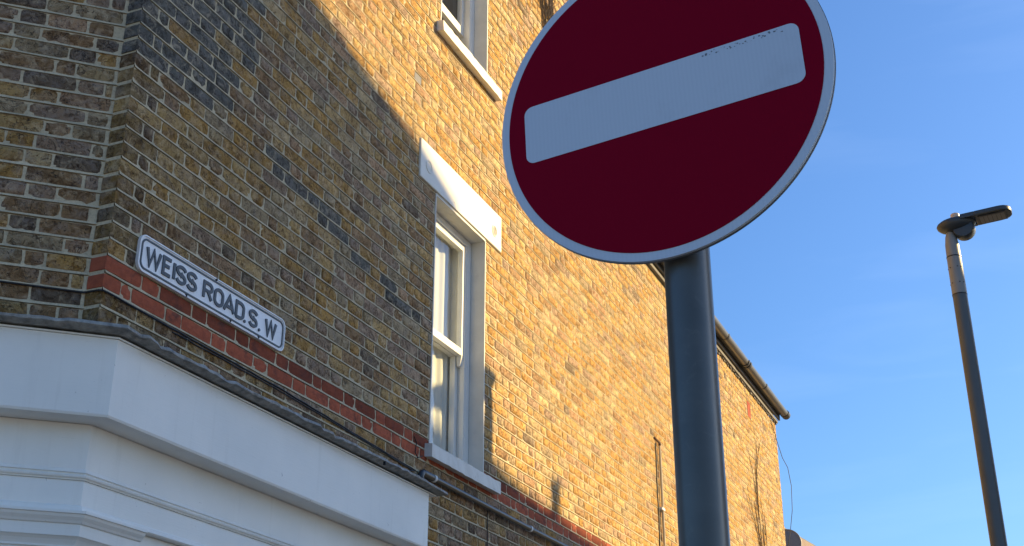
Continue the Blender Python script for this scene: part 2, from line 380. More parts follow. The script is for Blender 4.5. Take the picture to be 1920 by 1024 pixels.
def lay(wall, s_from, s_to, zlo, zhi, holes, quoin, keep=None):
    k0 = math.ceil((zlo - ZR) / CH); k1 = math.floor((zhi - ZR) / CH + 1e-6)
    for k in range(k0, k1):
        zc = ZR + (k + .5) * CH; odd = k % 2
        s = s_from; seq = ['S', 'H'] if odd else ['H', 'C', 'S']
        if not quoin: s -= random.uniform(0, .02) + (.16 if not odd else 0)
        i = 0
        while s < s_to:
            if i < len(seq) and quoin: kd = seq[i]
            else:
                kd = ('S' if (i % 2 == 0) else 'H') if odd else ('S' if i % 2 == 0 else 'H')
                if quoin and not odd: kd = 'S' if i % 2 == 0 else 'H'
            if quoin and not odd and i >= 3: kd = 'H' if i % 2 == 1 else 'S'
            L = KL[kd] + random.uniform(-.006, .006)
            if i > 3 and random.random() < .03: L *= .72
            a, b_ = s, s + L; s = b_ + .010 + random.uniform(-.0025, .0035); i += 1
            q = quoin and i == 1
            if b_ > s_to: b_ = s_to
            zz0, zz1 = zc - .0325, zc + .0325
            for h0, h1, y0, y1 in holes:
                if zz1 > y0 + .01 and zz0 < y1 - .01:
                    if a < h1 and b_ > h0:
                        if a < h0: b_ = h0
                        else: a = max(a, h1)
            if b_ - a < .022: continue
            L = b_ - a; sc_ = (a + b_) / 2
            if any(h0 < sc_ < h1 and y0 < zc < y1 for h0, h1, y0, y1 in holes): continue
            if keep and not keep(sc_, zc): continue
            kd2 = 'S' if L > .155 else ('H' if L > .075 else 'C')
            red = wall == 'A' and k in (0, 1) and s_from == 0
            dz = .0016 * math.sin(sc_ * 1.7 + (k + 20) * 2.1)
            if red: tn = np.array([.44, .115, .058]) * random.uniform(.8, 1.1) * (1 if k == 0 or random.random() < .3 else .60)
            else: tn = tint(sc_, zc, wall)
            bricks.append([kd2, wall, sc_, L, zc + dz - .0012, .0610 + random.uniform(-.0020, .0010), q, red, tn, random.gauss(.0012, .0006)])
holes = [(S0, S1, a, b_) for a, b_ in WINS] + [(2.545, 2.645, ZR + 33 * CH - .005, ZR + 34 * CH - .005), (11.80, 11.98, ZR + 38 * CH - .003, ZR + 41 * CH - .003)]
lay('A', 0, SM, 2.28, ZM, holes, True, lambda s, z: s > 2.45 or z > 3.34)
lay('A', SM + .004, SE, 2.28, ZW, holes, False)
lay('B', -4.2, -.012, 3.34, ZM, [], False)
ang = {'A': math.atan2(uA.y, uA.x), 'B': math.atan2(uB.y, uB.x)}
FR = {'A': WA, 'B': WB}
scored = []
for bi, b_ in enumerate(bricks):
    F = FR[b_[1]]; c = [proj(F(b_[2] + sx * b_[3] / 2, 0, b_[4] + sz * .033)) for sx, sz in ((-1, -1), (1, -1), (1, 1), (-1, 1))]
    cx = sum(p[0] for p in c) / 4; cy = sum(p[1] for p in c) / 4
    A_ = abs(sum(c[i][0] * c[(i + 1) % 4][1] - c[(i + 1) % 4][0] * c[i][1] for i in range(4))) / 2
    vis = 0 < cx < 1920 and 0 < cy < 1024 and c[0][2] > 0
    if ((cx - 1252) / 310) ** 2 + ((cy - 180) / 310) ** 2 < .9: vis = False
    if b_[1] == 'B' and cy > 590: vis = False
    if b_[1] == 'A' and b_[2] < 2.6 and b_[4] < 3.37: vis = False
    scored.append((A_ if vis else 0, bi))
scored.sort(reverse=True)
yl = [bi for a_, bi in scored if a_ > 0 and not bricks[bi][7]][:300]
rl = [bi for a_, bi in scored if a_ > 0 and bricks[bi][7]][:90]
single = set(yl) | set(rl)
tmesh = {}
def tmesh_for(key, i, m):
    k = (key, i, m)
    if k not in tmesh:
        v, f = T[key][i]; me = bpy.data.meshes.new('brick'); me.from_pydata([tuple(x) for x in v], [], [tuple(int(q) for q in x) for x in f]); me.materials.append(M[m]); tmesh[k] = me
    return tmesh[k]
bulk = {}
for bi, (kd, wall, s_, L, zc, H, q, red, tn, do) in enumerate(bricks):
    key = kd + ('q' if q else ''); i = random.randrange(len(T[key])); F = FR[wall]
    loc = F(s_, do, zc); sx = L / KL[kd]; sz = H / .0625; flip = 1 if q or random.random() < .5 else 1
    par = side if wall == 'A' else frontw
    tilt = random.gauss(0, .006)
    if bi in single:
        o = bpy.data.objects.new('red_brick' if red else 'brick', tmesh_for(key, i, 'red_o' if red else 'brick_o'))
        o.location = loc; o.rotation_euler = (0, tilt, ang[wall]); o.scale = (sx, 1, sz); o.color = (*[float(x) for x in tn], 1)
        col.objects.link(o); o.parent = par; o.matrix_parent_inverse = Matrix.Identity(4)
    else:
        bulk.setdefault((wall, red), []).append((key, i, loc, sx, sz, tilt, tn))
def bulk_mesh(name, items, wall, m, par):
    VV = []; FF = []; CC = []; base = 0; ca, sa = math.cos(ang[wall]), math.sin(ang[wall])
    for key, i, loc, sx, sz, tilt, tn in items:
        v, f = T[key][i]; x = v[:, 0] * sx; y = v[:, 1]; z = v[:, 2] * sz
        x, z = x * math.cos(tilt) + z * math.sin(tilt), z * math.cos(tilt) - x * math.sin(tilt)
        VV.append(np.stack([x * ca - y * sa + loc.x, x * sa + y * ca + loc.y, z + loc.z], 1)); FF.append(f + base); base += len(v)
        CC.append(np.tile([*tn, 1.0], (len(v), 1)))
    V = np.concatenate(VV); F = np.concatenate(FF); C = np.concatenate(CC)
    me = bpy.data.meshes.new(name); me.vertices.add(len(V)); me.vertices.foreach_set('co', V.astype(np.float32).ravel())
    me.loops.add(len(F) * 4); me.loops.foreach_set('vertex_index', F.astype(np.int32).ravel())
    me.polygons.add(len(F)); me.polygons.foreach_set('loop_start', np.arange(0, len(F) * 4, 4, dtype=np.int32))
    me.update(calc_edges=True); me.validate()
    at = me.color_attributes.new('tint', 'FLOAT_COLOR', 'POINT'); at.data.foreach_set('color', C.astype(np.float32).ravel())
    o = mkobj(name, me, m, par); o['kind'] = 'stuff'; return o
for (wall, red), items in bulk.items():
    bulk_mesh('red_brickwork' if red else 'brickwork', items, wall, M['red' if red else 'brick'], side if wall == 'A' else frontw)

# slate vent brick and the red tile-on-end in the wing
v = MB(); v.box(WA, 2.548, 2.642, -.02, .001, ZR + 33 * CH, ZR + 34 * CH - .012); v.build('slate_brick', M['vent'], side, bevel=.002)
v = MB(); v.box(WA, 11.81, 11.97, -.02, .004, ZR + 38 * CH + .004, ZR + 41 * CH - .012); o = v.build('tall_red_brick', M['red_o'], side, bevel=.003); o.color = (.38, .09, .05, 1)

# shell: lower wall, back, ends, roofs
sh = MB()
sh.box(WA, .01, SM, -.30, -.012, 0, 2.1); sh.box(WA, SM, SE, -.30, -.012, 0, 2.1)
sh.box(WB, -4.2, -.01, -.30, -.012, 0, 2.1)
sh.build('lower_wall', M['render'], bld)
sh = MB()
sh.box(WA, 2, SM, -6.2, -6.0, 0, ZM); sh.box(WA, SM - .22, SM, -6.0, -.012, 0, ZM - .003)
sh.box(WA, SE - .22, SE - .004, -5.0, -.012, 0, ZW); sh.box(WA, SM, SE - .22, -5.0, -4.8, 0, ZW)
sh.build('rear_wall', M['housebrick'], bld)
rf = MB()
rf.hexa([WA(SM, .10, ZW + .11), WA(SE + .02, .10, ZW + .11), WA(SE + .02, -5.0, ZW + .9), WA(SM, -5.0, ZW + .9), WA(SM, .10, ZW + .15), WA(SE + .02, .10, ZW + .15), WA(SE + .02, -5.0, ZW + .94), WA(SM, -5.0, ZW + .94)])
rf.build('wing_roof', M['slate'], bld)
rf = MB(); c_ = [WB(-4.2, .05, 0), WB(0, .05, 0), WA(0, .05, 0), WA(SM + .1, .05, 0), WA(SM + .1, -6.2, 0)]
rf.add([p + ZV * (ZM + .0) for p in c_] + [p + ZV * (ZM + .25) for p in c_], [(4, 3, 2, 1, 0), (5, 6, 7, 8, 9), (0, 1, 6, 5), (1, 2, 7, 6), (2, 3, 8, 7), (3, 4, 9, 8), (4, 0, 5, 9)])
rf.build('parapet_roof', M['lead'], bld)

# ------------------------------------------------------------------ windows
def window(z0, z1, lift, par):
    F = WA; D = -.105
    win = empty('window', F((S0 + S1) / 2, D, z0)); setpar_world(win, par)
    rv = MB()      # painted reveals and soffit, 3 mm proud of the brick edge
    rv.box(F, S1 - .012, S1 - .001, D, .004, z0 - .02, z1); rv.box(F, S0 + .001, S0 + .012, D, .004, z0 - .02, z1)
    rv.build('reveal', M['reveal'], win)
    so = MB(); n = 16
    for i in range(n):
        a = S0 + .012 + (S1 - S0 - .024) * i / n; b2 = S0 + .012 + (S1 - S0 - .024) * (i + 1) / n
        so.box(F, a, b2, D - .02, .004, z1 - .012 - random.uniform(0, .003), z1 + .01)
    so.build('soffit', M['reveal'], win)
    fr = MB(); w_ = .07
    fr.box(F, S0 + .012, S0 + w_, D - .12, D, z0, z1 - .012); fr.box(F, S1 - w_, S1 - .012, D - .12, D, z0, z1 - .012)
    fr.box(F, S0 + w_, S1 - w_, D - .12, D, z1 - .06, z1 - .013); fr.box(F, S0 + w_, S1 - w_, D - .12, D - .02, z0 - .01, z0 + .02)
    fr.build('frame', M['sash'], win, bevel=.003)
    ft = MB(); ft.box(F, S1 - w_ - .014, S1 - w_, D - .035, D - .004, z0 + .02, z1 - .06); ft.box(F, S0 + w_, S0 + w_ + .014, D - .035, D - .004, z0 + .02, z1 - .06)
    ft.build('beading', M['sash'], win, bevel=.002)
    zm = (z0 + z1) / 2 - .035; a, b2 = S0 + w_ + .003, S1 - w_ - .003
    def sash(name, y0, y1, o1, top, rail_b, rail_t):
        s_ = MB(); t_ = .042
        s_.box(F, a, a + t_, o1 - .04, o1, y0, y1); s_.box(F, b2 - t_, b2, o1 - .04, o1, y0, y1)
        s_.box(F, a + t_, b2 - t_, o1 - .04, o1 - .001, y0, y0 + rail_b); s_.box(F, a + t_, b2 - t_, o1 - .04, o1 - .001, y1 - rail_t, y1)
        if top:   # horns below the meeting rail
            for x0 in (a, b2 - t_): s_.hexa([F(x0 + .006, o1 - .036, y0 - .07), F(x0 + t_ - .006, o1 - .036, y0 - .07), F(x0 + t_ - .006, o1 - .014, y0 - .07), F(x0 + .006, o1 - .014, y0 - .07), F(x0, o1 - .04, y0 - .001), F(x0 + t_, o1 - .04, y0 - .001), F(x0 + t_, o1, y0 - .001), F(x0, o1, y0 - .001)])
        ob = s_.build(name, M['sash'], win, bevel=.002)
        gl = MB(); gl.add([F(a + t_, o1 - .02, y0 + rail_b), F(b2 - t_, o1 - .02, y0 + rail_b), F(b2 - t_, o1 - .02, y1 - rail_t), F(a + t_, o1 - .02, y1 - rail_t)], [(0, 1, 2, 3)])
        pm = bpy.data.meshes.new('pane'); pm.from_pydata(gl.v, [], gl.f); pm.update()
        if pm.polygons[0].normal.dot(nA) < 0: pm.flip_normals()
        mkobj('pane', pm, M['glass'], win)
    sash('upper_sash', zm, z1 - .062, D - .012, True, .05, .045)
    sash('lower_sash', z0 + .022 + lift, zm + .05 + lift, D - .058, False, .07, .05)
    if lift == 0:
        ct = MB(); nx = 90
        pts = []
        for zc in (z0 + .05, z1 - .03):
            for i in range(nx + 1):
                x = S0 - .1 + (S1 - S0 + .2) * i / nx
                pts.append(F(x, D - .114 + .007 * math.sin(i * .75) + .004 * math.sin(i * .31 + 1), zc))
        ct.add(pts, [(i, i + 1, nx + 2 + i, nx + 1 + i) for i in range(nx)])
        ct.build('net_curtain', M['net'], win, smooth=True)
    rm = MB()      # the room behind
    x0, x1, y0, y1, b0, b1 = S0 - .45, S1 + .45, z0 - .4, z1 + .15, -1.9, D - .13
    c = [F(x0, b0, y0), F(x1, b0, y0), F(x1, b1, y0), F(x0, b1, y0), F(x0, b0, y1), F(x1, b0, y1), F(x1, b1, y1), F(x0, b1, y1)]
    rm.add(c, [(0, 3, 2, 1), (4, 5, 6, 7), (0, 1, 5, 4), (1, 2, 6, 5), (3, 0, 4, 7)])
    rm.add([F(x0, b1, y0), F(S0 + .03, b1, y0), F(S0 + .03, b1, y1), F(x0, b1, y1), F(S1 - .03, b1, y0), F(x1, b1, y0), F(x1, b1, y1), F(S1 - .03, b1, y1),
            F(S0, b1, z0), F(S1, b1, z0), F(S1, b1, y0), F(S0, b1, y0), F(S0, b1, z1 - .03), F(S1, b1, z1 - .03), F(S1, b1, y1), F(S0, b1, y1)],
           [(0, 1, 2, 3), (4, 5, 6, 7), (8, 9, 10, 11), (12, 13, 14, 15)])
    rm.build('room', M['plaster'] if lift == 0 else M['dark'], win)
    # sill
    sl = MB(); e0, e1 = (2.84, 3.845)
    n = 22; prof = [(-.10, z0 + .012), (.052, z0 - .006), (.054, z0 - .088), (-.01, z0 - .080)]
    V = []
    for i in range(n + 1):
        s_ = e0 + (e1 - e0) * i / n
        for j, (o_, z_) in enumerate(prof): V.append(F(s_, o_ + (random.uniform(-.003, .002) if j in (1, 2) else 0), z_ + (random.uniform(-.003, .002) if j in (1, 2) else 0)))
    Fs = [(4 * i + j, 4 * i + (j + 1) % 4, 4 * i + 4 + (j + 1) % 4, 4 * i + 4 + j) for i in range(n) for j in range(4)] + [(0, 1, 2, 3), (4 * n + 3, 4 * n + 2, 4 * n + 1, 4 * n)]
    sl.add(V, Fs); sl.build('sill', M['white_old'], win, bevel=0)
    # lintel
    if z1 < 6:
        li = MB(); li.box(F, 2.645, 3.925, -.02, .016, z1 + .006, z1 + .285); l_ = li.build('lintel', M['lintel'], win, bevel=.006)
        for cs in (2.76, 3.80):
            r_ = MB(); r_.lathe(F(cs, .016, z1 + .125), [(.034, 0), (.036, .003), (.044, .004), (.046, 0)], 24, (uA, ZV, nA)); r_.build('lintel_disc', M['lintel'], win)
        ch = MB()
        for (sc0, w2) in ((3.09, .11),):
            ch.add([F(sc0, .010, z1 + .012), F(sc0 + w2, .010, z1 + .012), F(sc0 + .05, .018, z1 + .05), F(sc0 + .03, -.06, z1 - .016), F(sc0 + w2, -.03, z1 - .018)], [(0, 1, 2), (0, 1, 4, 3)])
        ch.build('paint_flake', M['reveal'], win)
    else:
        li = MB(); li.box(F, 2.645, 3.925, -.02, .016, z1 + .006, z1 + .285); li.build('lintel', M['lintel'], win, bevel=.006)
    return win
def setpar_world(o, p):
    loc = o.location.copy(); setpar(o, p); o.location = loc
w1 = window(*WINS[0], 0, bld)
w2 = window(*WINS[1], .37, bld)
w2['label'] = 'upper window with its lower sash raised open'

# ------------------------------------------------------------------ gutter and eaves of the wing
gu = MB(); gz = ZW + .145; go = .13; r_ = .058; n = 12; S_a, S_b = SM, 13.72
seg = 4
V = []; Fs = []
for i, s_ in enumerate((S_a, S_b)):
    for k in range(n + 1):
        a = math.pi + math.pi * k / n
        V.append(WA(s_, go + r_ * math.cos(a), gz + r_ * math.sin(a)))
    for k in range(n, -1, -1):
        a = math.pi + math.pi * k / n
        V.append(WA(s_, go + (r_ - .004) * math.cos(a), gz + (r_ - .004) * math.sin(a)))
m_ = 2 * (n + 1)
Fs = [(k, (k + 1) % m_, m_ + (k + 1) % m_, m_ + k) for k in range(m_)]
gu.add(V, Fs); gut = gu.build('gutter', M['gutter'], bld, smooth=True)
def gutter_ring(s_, w_, rr, m):
    q = MB(); V = []
    for x in (s_, s_ + w_):
        for k in range(n + 1):
            a = math.pi + math.pi * k / n; V.append(WA(x, go + rr * math.cos(a), gz + rr * math.sin(a) + .002))
        for k in range(n, -1, -1):
            a = math.pi + math.pi * k / n; V.append(WA(x, go + (rr - .01) * math.cos(a), gz + (rr - .01) * math.sin(a) + .002))
    q.add(V, Fs + [tuple(range(m_)), tuple(range(2 * m_ - 1, m_ - 1, -1))]); return q.build('gutter_bracket', m, gut)
for s_ in (7.6, 8.55, 9.4, 10.25, 12.25): gutter_ring(s_, .035, .064, M['gutter_dark'])
for s_ in (11.25, 11.34): gutter_ring(s_, .05, .068, M['gutter_dark'])
gutter_ring(13.60, .05, .066, M['gutter_dark']); 
q = MB(); q.lathe(WA(13.72, go, gz), [(.062, -.05), (.062, .02), (.05, .03)], 20, (nA, ZV, uA)); q.build('gutter_end_cap', M['gutter_dark'], gut)
q = MB(); q.box(WA, SM + .003, 13.58, .0, .035, ZW - .005, ZW + .038); q.build('wall_plate', M['board'], bld, bevel=.004)
q = MB(); q.box(WA, SM + .003, 13.62, .036, .062, ZW + .045, ZW + .13); q.build('eaves_board', M['gutter_dark'], bld)
q = MB()
for i in range(60):      # crumbling mortar fillet and debris under the eaves board
    s_ = 9.5 + i * .068; q.box(WA, s_, s_ + random.uniform(.03, .07), .0, .012 + random.uniform(0, .012), ZW - random.uniform(.012, .035), ZW - .006)
q.build('mortar_fillet', M['board'], bld, kind='stuff')

# ------------------------------------------------------------------ shopfront
shop = empty('shop_fascia', WA(.8, .1, 2.3)); setpar_world(shop, bld)
CB = .043
def pathpts(o, z, s_end, s_start=-4.2, extra=()):
    """from far left on the corner wall, round the corner, to s_end on the side wall; at offset o"""
    oB = o + CB
    # corner: P0+uA*s+nA*o lies on plane nB.(p-Pin)=oB
    base = P0 + nA * o - Pin; s_c = (oB - nB.dot(base)) / nB.dot(uA)
    c = P0 + uA * s_c + nA * o
    tc = uB.dot(c - Pin)
    return WB(s_start, oB, z), c + ZV * z, WA(s_end, o, z), s_c, tc
def sweep(name, prof, s_end, m, par, bevel=0, s_ends=None):
    q = MB(); V = []
    for col_ in range(3):
        for j, (o_, z_) in enumerate(prof):
            V.append(pathpts(o_, z_, s_end)[col_])
    n_ = len(prof)
    q.add(V, [(c * n_ + j, c * n_ + (j + 1) % n_, (c + 1) * n_ + (j + 1) % n_, (c + 1) * n_ + j) for c in range(2) for j in range(n_)] + [tuple(range(n_)), tuple(range(3 * n_ - 1, 2 * n_ - 1, -1))])
    return q.build(name, m, par, bevel=bevel)
sweep('fascia_board', [(.0, 3.312), (.165, 3.312), (.165, 3.012), (.161, 3.003), (.0, 3.003)], 2.59, M['white'], shop)
sweep('capping_board', [(.0, 3.322), (.172, 3.320), (.172, 3.3135), (.0, 3.3135)], 2.67, M['white'], shop)
sweep('frieze', [(.0, 3.001), (.045, 3.001), (.045, 2.829), (.049, 2.824), (.053, 2.8135), (.0, 2.8135)], 2.56, M['white'], shop)
sweep('bead', [(.0, 2.8125), (.050, 2.8125), (.047, 2.8085), (.052, 2.805), (.060, 2.800), (.058, 2.794), (.051, 2.792), (.048, 2.788), (.053, 2.785), (.0, 2.785)], 2.56, M['white'], shop)
sweep('architrave', [(.0, 2.784), (.047, 2.784), (.047, 2.692), (.058, 2.684), (.062, 2.668), (.056, 2.663), (.0, 2.663)], 2.56, M['white'], shop)
sweep('capital', [(.0, 2.662), (.098, 2.662), (.098, 2.652), (.092, 2.650), (.088, 2.640), (.078, 2.628), (.073, 2.620), (.066, 2.617), (.066, 2.575), (.060, 2.571), (.052, 2.563), (.046, 2.553), (.042, 2.545), (.042, 2.538), (.034, 2.534), (.034, 2.3), (0, 2.3)], .33, M['white'], shop)
q = MB(); q.box(WA, .331, 2.299, -.008, .026, 2.36, 2.6615); q.build('transom_board', M['white'], shop, bevel=.003)
q = MB(); q.box(WA, 2.3, 2.56, 0, .034, .12, 2.66); q.build('pilaster', M['white'], shop, bevel=.004)
q = MB(); q.box(WA, .31, 2.3, -.03, -.008, .5, 2.66); q.build('shop_window', M['black'], shop)
q = MB(); q.box(WA, .31, 2.3, -.008, .03, .12, .5); q.build('stall_riser', M['white'], shop, bevel=.004)
# lead flashing with a battered edge
q = MB(); prof = [(.0, 3.378), (.150, 3.362), (.208, 3.354), (.222, 3.351), (.227, 3.346), (.228, 3.337), (.224, 3.334), (.212, 3.334), (.200, 3.3275), (.150, 3.3285)]
npf = len(prof); cols = []
c_s = pathpts(.2, 0, 1)[3]; ks = 0
samples = [('B', t_) for t_ in np.arange(-4.2, -.2, .05)] + [('B', t_) for t_ in (-.2, -.13, -.08, -.04)] + [('C', 0)] + [('A', s_) for s_ in (.02, .05, .09, .13, .18)] + [('A', s_) for s_ in np.arange(.23, 2.74, .045)]
V = []
w1_ = rng.normal(0, 1, 400); 
for i, (wl, x) in enumerate(samples):
    lumpy = 0
    wob = (w1_[i] * .0012, w1_[i + 150] * .0025)
    if wl == 'A' and (x < .20 or .44 < x < .66): wob = (w1_[i] * .0055 - .003, w1_[i + 150] * .009)
    if wl == 'A' and abs(x - 1.4) < .12: wob = (w1_[i] * .003, w1_[i + 150] * .006)
    if wl == 'A' and x > 2.45: wob = (-.010 * (x - 2.45) / .28, 0)
    for j, (o_, z_) in enumerate(prof):
        k_ = 0 if j in (0,) else (1 if j in (2, 3, 4, 5, 6, 7) else .4)
        jj = w1_[(i * 7 + j * 3) % 390] * .0012
        o2 = o_ + wob[1] * k_ + (jj if k_ else 0); z2 = z_ + wob[0] * k_ + jj * .6 + .002 * math.sin(x * 6 + 1) * k_
        if wl == 'A' and .12 < x < .40: z2 += -.006 * k_ * math.sin((x - .12) / .28 * math.pi)
        z2 = max(z2, 3.3272) if x <= 2.45 or wl == 'B' else z2
        if wl == 'B': V.append(WB(x, o2 + CB, z2))
        elif wl == 'C': V.append(pathpts(o2, z2, 1)[1])
        else:
            if x > 2.68 and j in (1, 2, 3, 4, 5, 6): o2 = o2 * (1 - 0)
            V.append(WA(x, o2, z2))
n_ = len(samples)
# keep B samples from crossing the corner at their own offset
q.add(V, [(c * npf + j, c * npf + (j + 1) % npf, (c + 1) * npf + (j + 1) % npf, (c + 1) * npf + j) for c in range(n_ - 1) for j in range(npf)] + [tuple(range(npf)), tuple(range(n_ * npf - 1, (n_ - 1) * npf - 1, -1))])
q.build('lead_flashing', M['lead'], shop, smooth=True)
q = MB()
for (s_, o_) in ((1.97, .223),): q.box(WA, s_, s_ + .006, o_ - .01, o_ + .004, 3.318, 3.346)
q.build('lead_seam', M['cable'], shop)

# ------------------------------------------------------------------ pipes and cables on the wall
pp = empty('waste_pipe', WA(2.74, .02, 3.4)); tag(pp, 'dark plastic waste pipe running along the wall under the lower window sill', 'pipe')
pr = .017; po = .028; pz = 3.492
pts = [WA(2.745, po, 3.36), WA(2.745, po, 3.455)] + [WA(2.745 + .035 * (1 - math.cos(a)), po, 3.457 + .035 * math.sin(a)) for a in np.linspace(.2, math.pi / 2, 6)]
q = MB(); q.tube(pts, .020, 14); q.build('elbow', M['pipe'], pp, smooth=True)
q = MB(); q.tube([WA(2.775, po, pz), WA(2.90, po, pz)], .0215, 14); q.build('coupling', M['pipe'], pp, smooth=True)
q = MB(); q.tube([WA(2.89, po, pz), WA(4.4, po + .003, pz - .002), WA(5.2, po, pz + .004), WA(9.5, po, pz)], pr, 14); q.build('pipe_run', M['pipe'], pp, smooth=True)
for s_ in (2.905, 4.39, 5.9): 
    q = MB(); q.tube([WA(s_, po, pz - .001), WA(s_ + .022, po, pz - .001)], .0225, 16); q.box(WA, s_, s_ + .022, 0, .02, pz - .012, pz + .012); q.build('pipe_clip', M['clip'], pp)
def wob(F, a, b2, o, zf, n=40, amp=.0015):
    return [F(a + (b2 - a) * i / n, o + random.uniform(-amp, amp), zf(a + (b2 - a) * i / n) + random.uniform(-amp, amp)) for i in range(n + 1)]
zc1 = lambda s_: 3.566 - .012 * max(0, s_ - .0) / 1 if s_ < 1.3 else 3.5504 - .058 * (s_ - 1.3) / 1.42
q = MB(); q.tube([WB(-4.2 + .3 * i, .005, 3.572) for i in range(14)] + [WB(-.006, .005, 3.569), WA(-.006, -RET + .01, 3.569), WA(-.007, -.01, 3.567), WA(.004, .008, 3.566)] + wob(WA, .03, 2.72, .008, zc1), .0042, 6)
tag(q.build('wall_cable', M['cable']), 'long black cable clipped beneath the red brick band and round the corner', 'cable', 'black cables clipped to the brick wall')
q = MB(); q.tube(wob(WA, .45, 2.70, .007, lambda s_: zc1(s_) - .010 - .003 * math.sin(s_ * 2)), .003, 6)
tag(q.build('wall_cable', M['cable']), 'thinner lower cable running close below the long black one under the red bricks', 'cable', 'black cables clipped to the brick wall')
q = MB(); q.tube([WA(2.70, .012, 3.487), WA(2.62, .010, 3.47), WA(2.58, .01, 3.44), WA(2.57, .01, 3.37)], .003, 6)
tag(q.build('wall_cable', M['cable']), 'short black cable tail dropping behind the lead beside the pipe elbow', 'cable', 'black cables clipped to the brick wall')
q = MB(); q.tube([WA(2.80, .010, 3.60), WA(2.74, .008, 3.575), WA(2.71, .008, 3.60), WA(2.72, .008, 3.66), WA(2.69, .008, 3.69)], .003, 6)
tag(q.build('wall_cable', M['cable']), 'curled black cable at the left end of the lower sill', 'cable', 'black cables clipped to the brick wall')
q = MB(); q.tube(wob(WA, 3.735, 3.745, .007, lambda s_: 3.475 - (s_ - 3.735) * 90, 20), .0028, 6)
tag(q.build('wall_cable', M['cable']), 'thin black cable hanging straight down the dark bricks below the waste pipe', 'cable', 'black cables clipped to the brick wall')
cn = empty('conduit', WA(7.67, .02, 2.2)); tag(cn, 'slim cream conduit rising up the sunlit yellow brick wall left of the signpost', 'conduit')
q = MB(); q.tube([WA(7.69, .022, 2.2), WA(7.68, .022, 4.945)], .0125, 8); q.build('tube', M['copper'], cn, smooth=True)
q = MB(); q.tube([WA(7.68, .022, 4.945), WA(7.675, .024, 4.972), WA(7.62, .022, 4.978), WA(7.56, .008, 4.995)], .012, 8); q.build('bent_end', M['rust'], cn, smooth=True)
for z_ in (4.33, 3.4): 
    q = MB(); q.box(WA, 7.62, 7.715, 0, .037, z_ - .012, z_ + .012); q.build('clip', M['clip'], cn)
q = MB(); q.tube([WA(7.59 + .006 * math.sin(i * 1.3), .008, 4.95 - i * .12) for i in range(24)], .006, 6)
tag(q.build('wall_cable', M['cable']), 'frayed dark cable beside the cream conduit on the sunlit bricks', 'cable', 'black cables clipped to the brick wall')
# loose wire at the far corner
q = MB(); q.tube([WA(13.2, .01, 6.77), WA(13.45, .02, 6.55), WA(13.60, .05, 6.33), WA(13.66, .10, 6.2), WA(13.70, .12, 5.95), WA(13.66, .11, 5.6), WA(13.64, .06, 5.3), WA(13.60, .01, 5.05)], .0045, 6)
tag(q.build('loose_wire', M['cable']), 'loose thin wire sagging off the far corner of the brick wall below the gutter', 'wire')
def vine(root, h, spread, n, seed, label, thick=.005, s_lean=0):
    r = random.Random(seed); v_ = empty('dead_vine', WA(root[0], .01, root[1])); tag(v_, label, 'plant')
    q = MB()
    def grow(s_, z_, dirx, L, rad, depth):
        pts = []; m = max(3, int(L / .05)); o_ = .006
        for i in range(m + 1):
            pts.append(WA(s_, o_ + r.uniform(0, .008), z_)); 
            if depth < 3 and i > 0 and r.random() < (.30 if depth == 0 else .22): grow(s_, z_, dirx + r.uniform(-1.1, 1.1), L * r.uniform(.2, .5), rad * .6, depth + 1)
            s_ += dirx * .03 + r.uniform(-.012, .012); z_ += .05 * r.uniform(.6, 1.1); dirx += r.uniform(-.25, .25); dirx *= .92
            if z_ > topA(s_) - .02: break
        if len(pts) > 1: q.tube(pts, [max(.0012, rad * (1 - .7 * i / len(pts))) for i in range(len(pts))], 5)
    for i in range(n): grow(root[0] + r.uniform(-spread, spread), root[1] + r.uniform(0, .15), s_lean + r.uniform(-.5, .5), h * r.uniform(.5, 1), thick, 0)
    q.build('stems', M['twig'], v_)
vine((4.95, 7.72), 1.5, .16, 9, 3, 'tangle of bare climbing stems on the high wall behind the round sign', .007, -.2)
vine((12.1, 4.3), 1.7, .12, 3, 9, 'thin bare vine climbing the sunlit wall near its far corner', .006)

# ------------------------------------------------------------------ street name sign
sg_ = empty('street_name_sign', WA(.72, 0, 3.81)); tag(sg_, 'weathered white street name plate reading WEISS ROAD.S.W above the red bricks', 'street sign')
SX0, SX1, SZ0, SZ1 = .166, 1.277, 3.728, 3.896
def oct_(x0, x1, z0, z1, c, k=3):
    out = []
    for cx, cz, a0 in ((x1 - c, z1 - c, 0), (x0 + c, z1 - c, 90), (x0 + c, z0 + c, 180), (x1 - c, z0 + c, 270)):
        for i in range(k + 1):
            a = R(a0 + 90 * i / k); out.append((cx + c * math.cos(a), cz + c * math.sin(a)))
    return out
q = MB(); q.extrude(oct_(SX0, SX1, SZ0, SZ1, .038), WA, .002, .014); q.build('plate', M['plate'], sg_, bevel=.0015)
# raised border line
q = MB(); a_ = oct_(SX0 + .014, SX1 - .014, SZ0 + .014, SZ1 - .014, .032, 6); b2_ = oct_(SX0 + .0215, SX1 - .0215, SZ0 + .0215, SZ1 - .0215, .026, 6); n_ = len(a_)
q.add([WA(x, .013, y) for x, y in a_] + [WA(x, .013, y) for x, y in b2_] + [WA(x, .0175, y) for x, y in a_] + [WA(x, .0175, y) for x, y in b2_],
      [(2 * n_ + i, 2 * n_ + (i + 1) % n_, 3 * n_ + (i + 1) % n_, 3 * n_ + i) for i in range(n_)] + [(i, (i + 1) % n_, 2 * n_ + (i + 1) % n_, 2 * n_ + i) for i in range(n_)] + [(n_ + i, n_ + (i + 1) % n_, 3 * n_ + (i + 1) % n_, 3 * n_ + i) for i in range(n_)])
q.build('border', M['letter'], sg_)
q = MB(); a_ = oct_(SX0, SX1, SZ0, SZ1, .038, 6); b2_ = oct_(SX0 + .006, SX1 - .006, SZ0 + .006, SZ1 - .006, .034, 6)
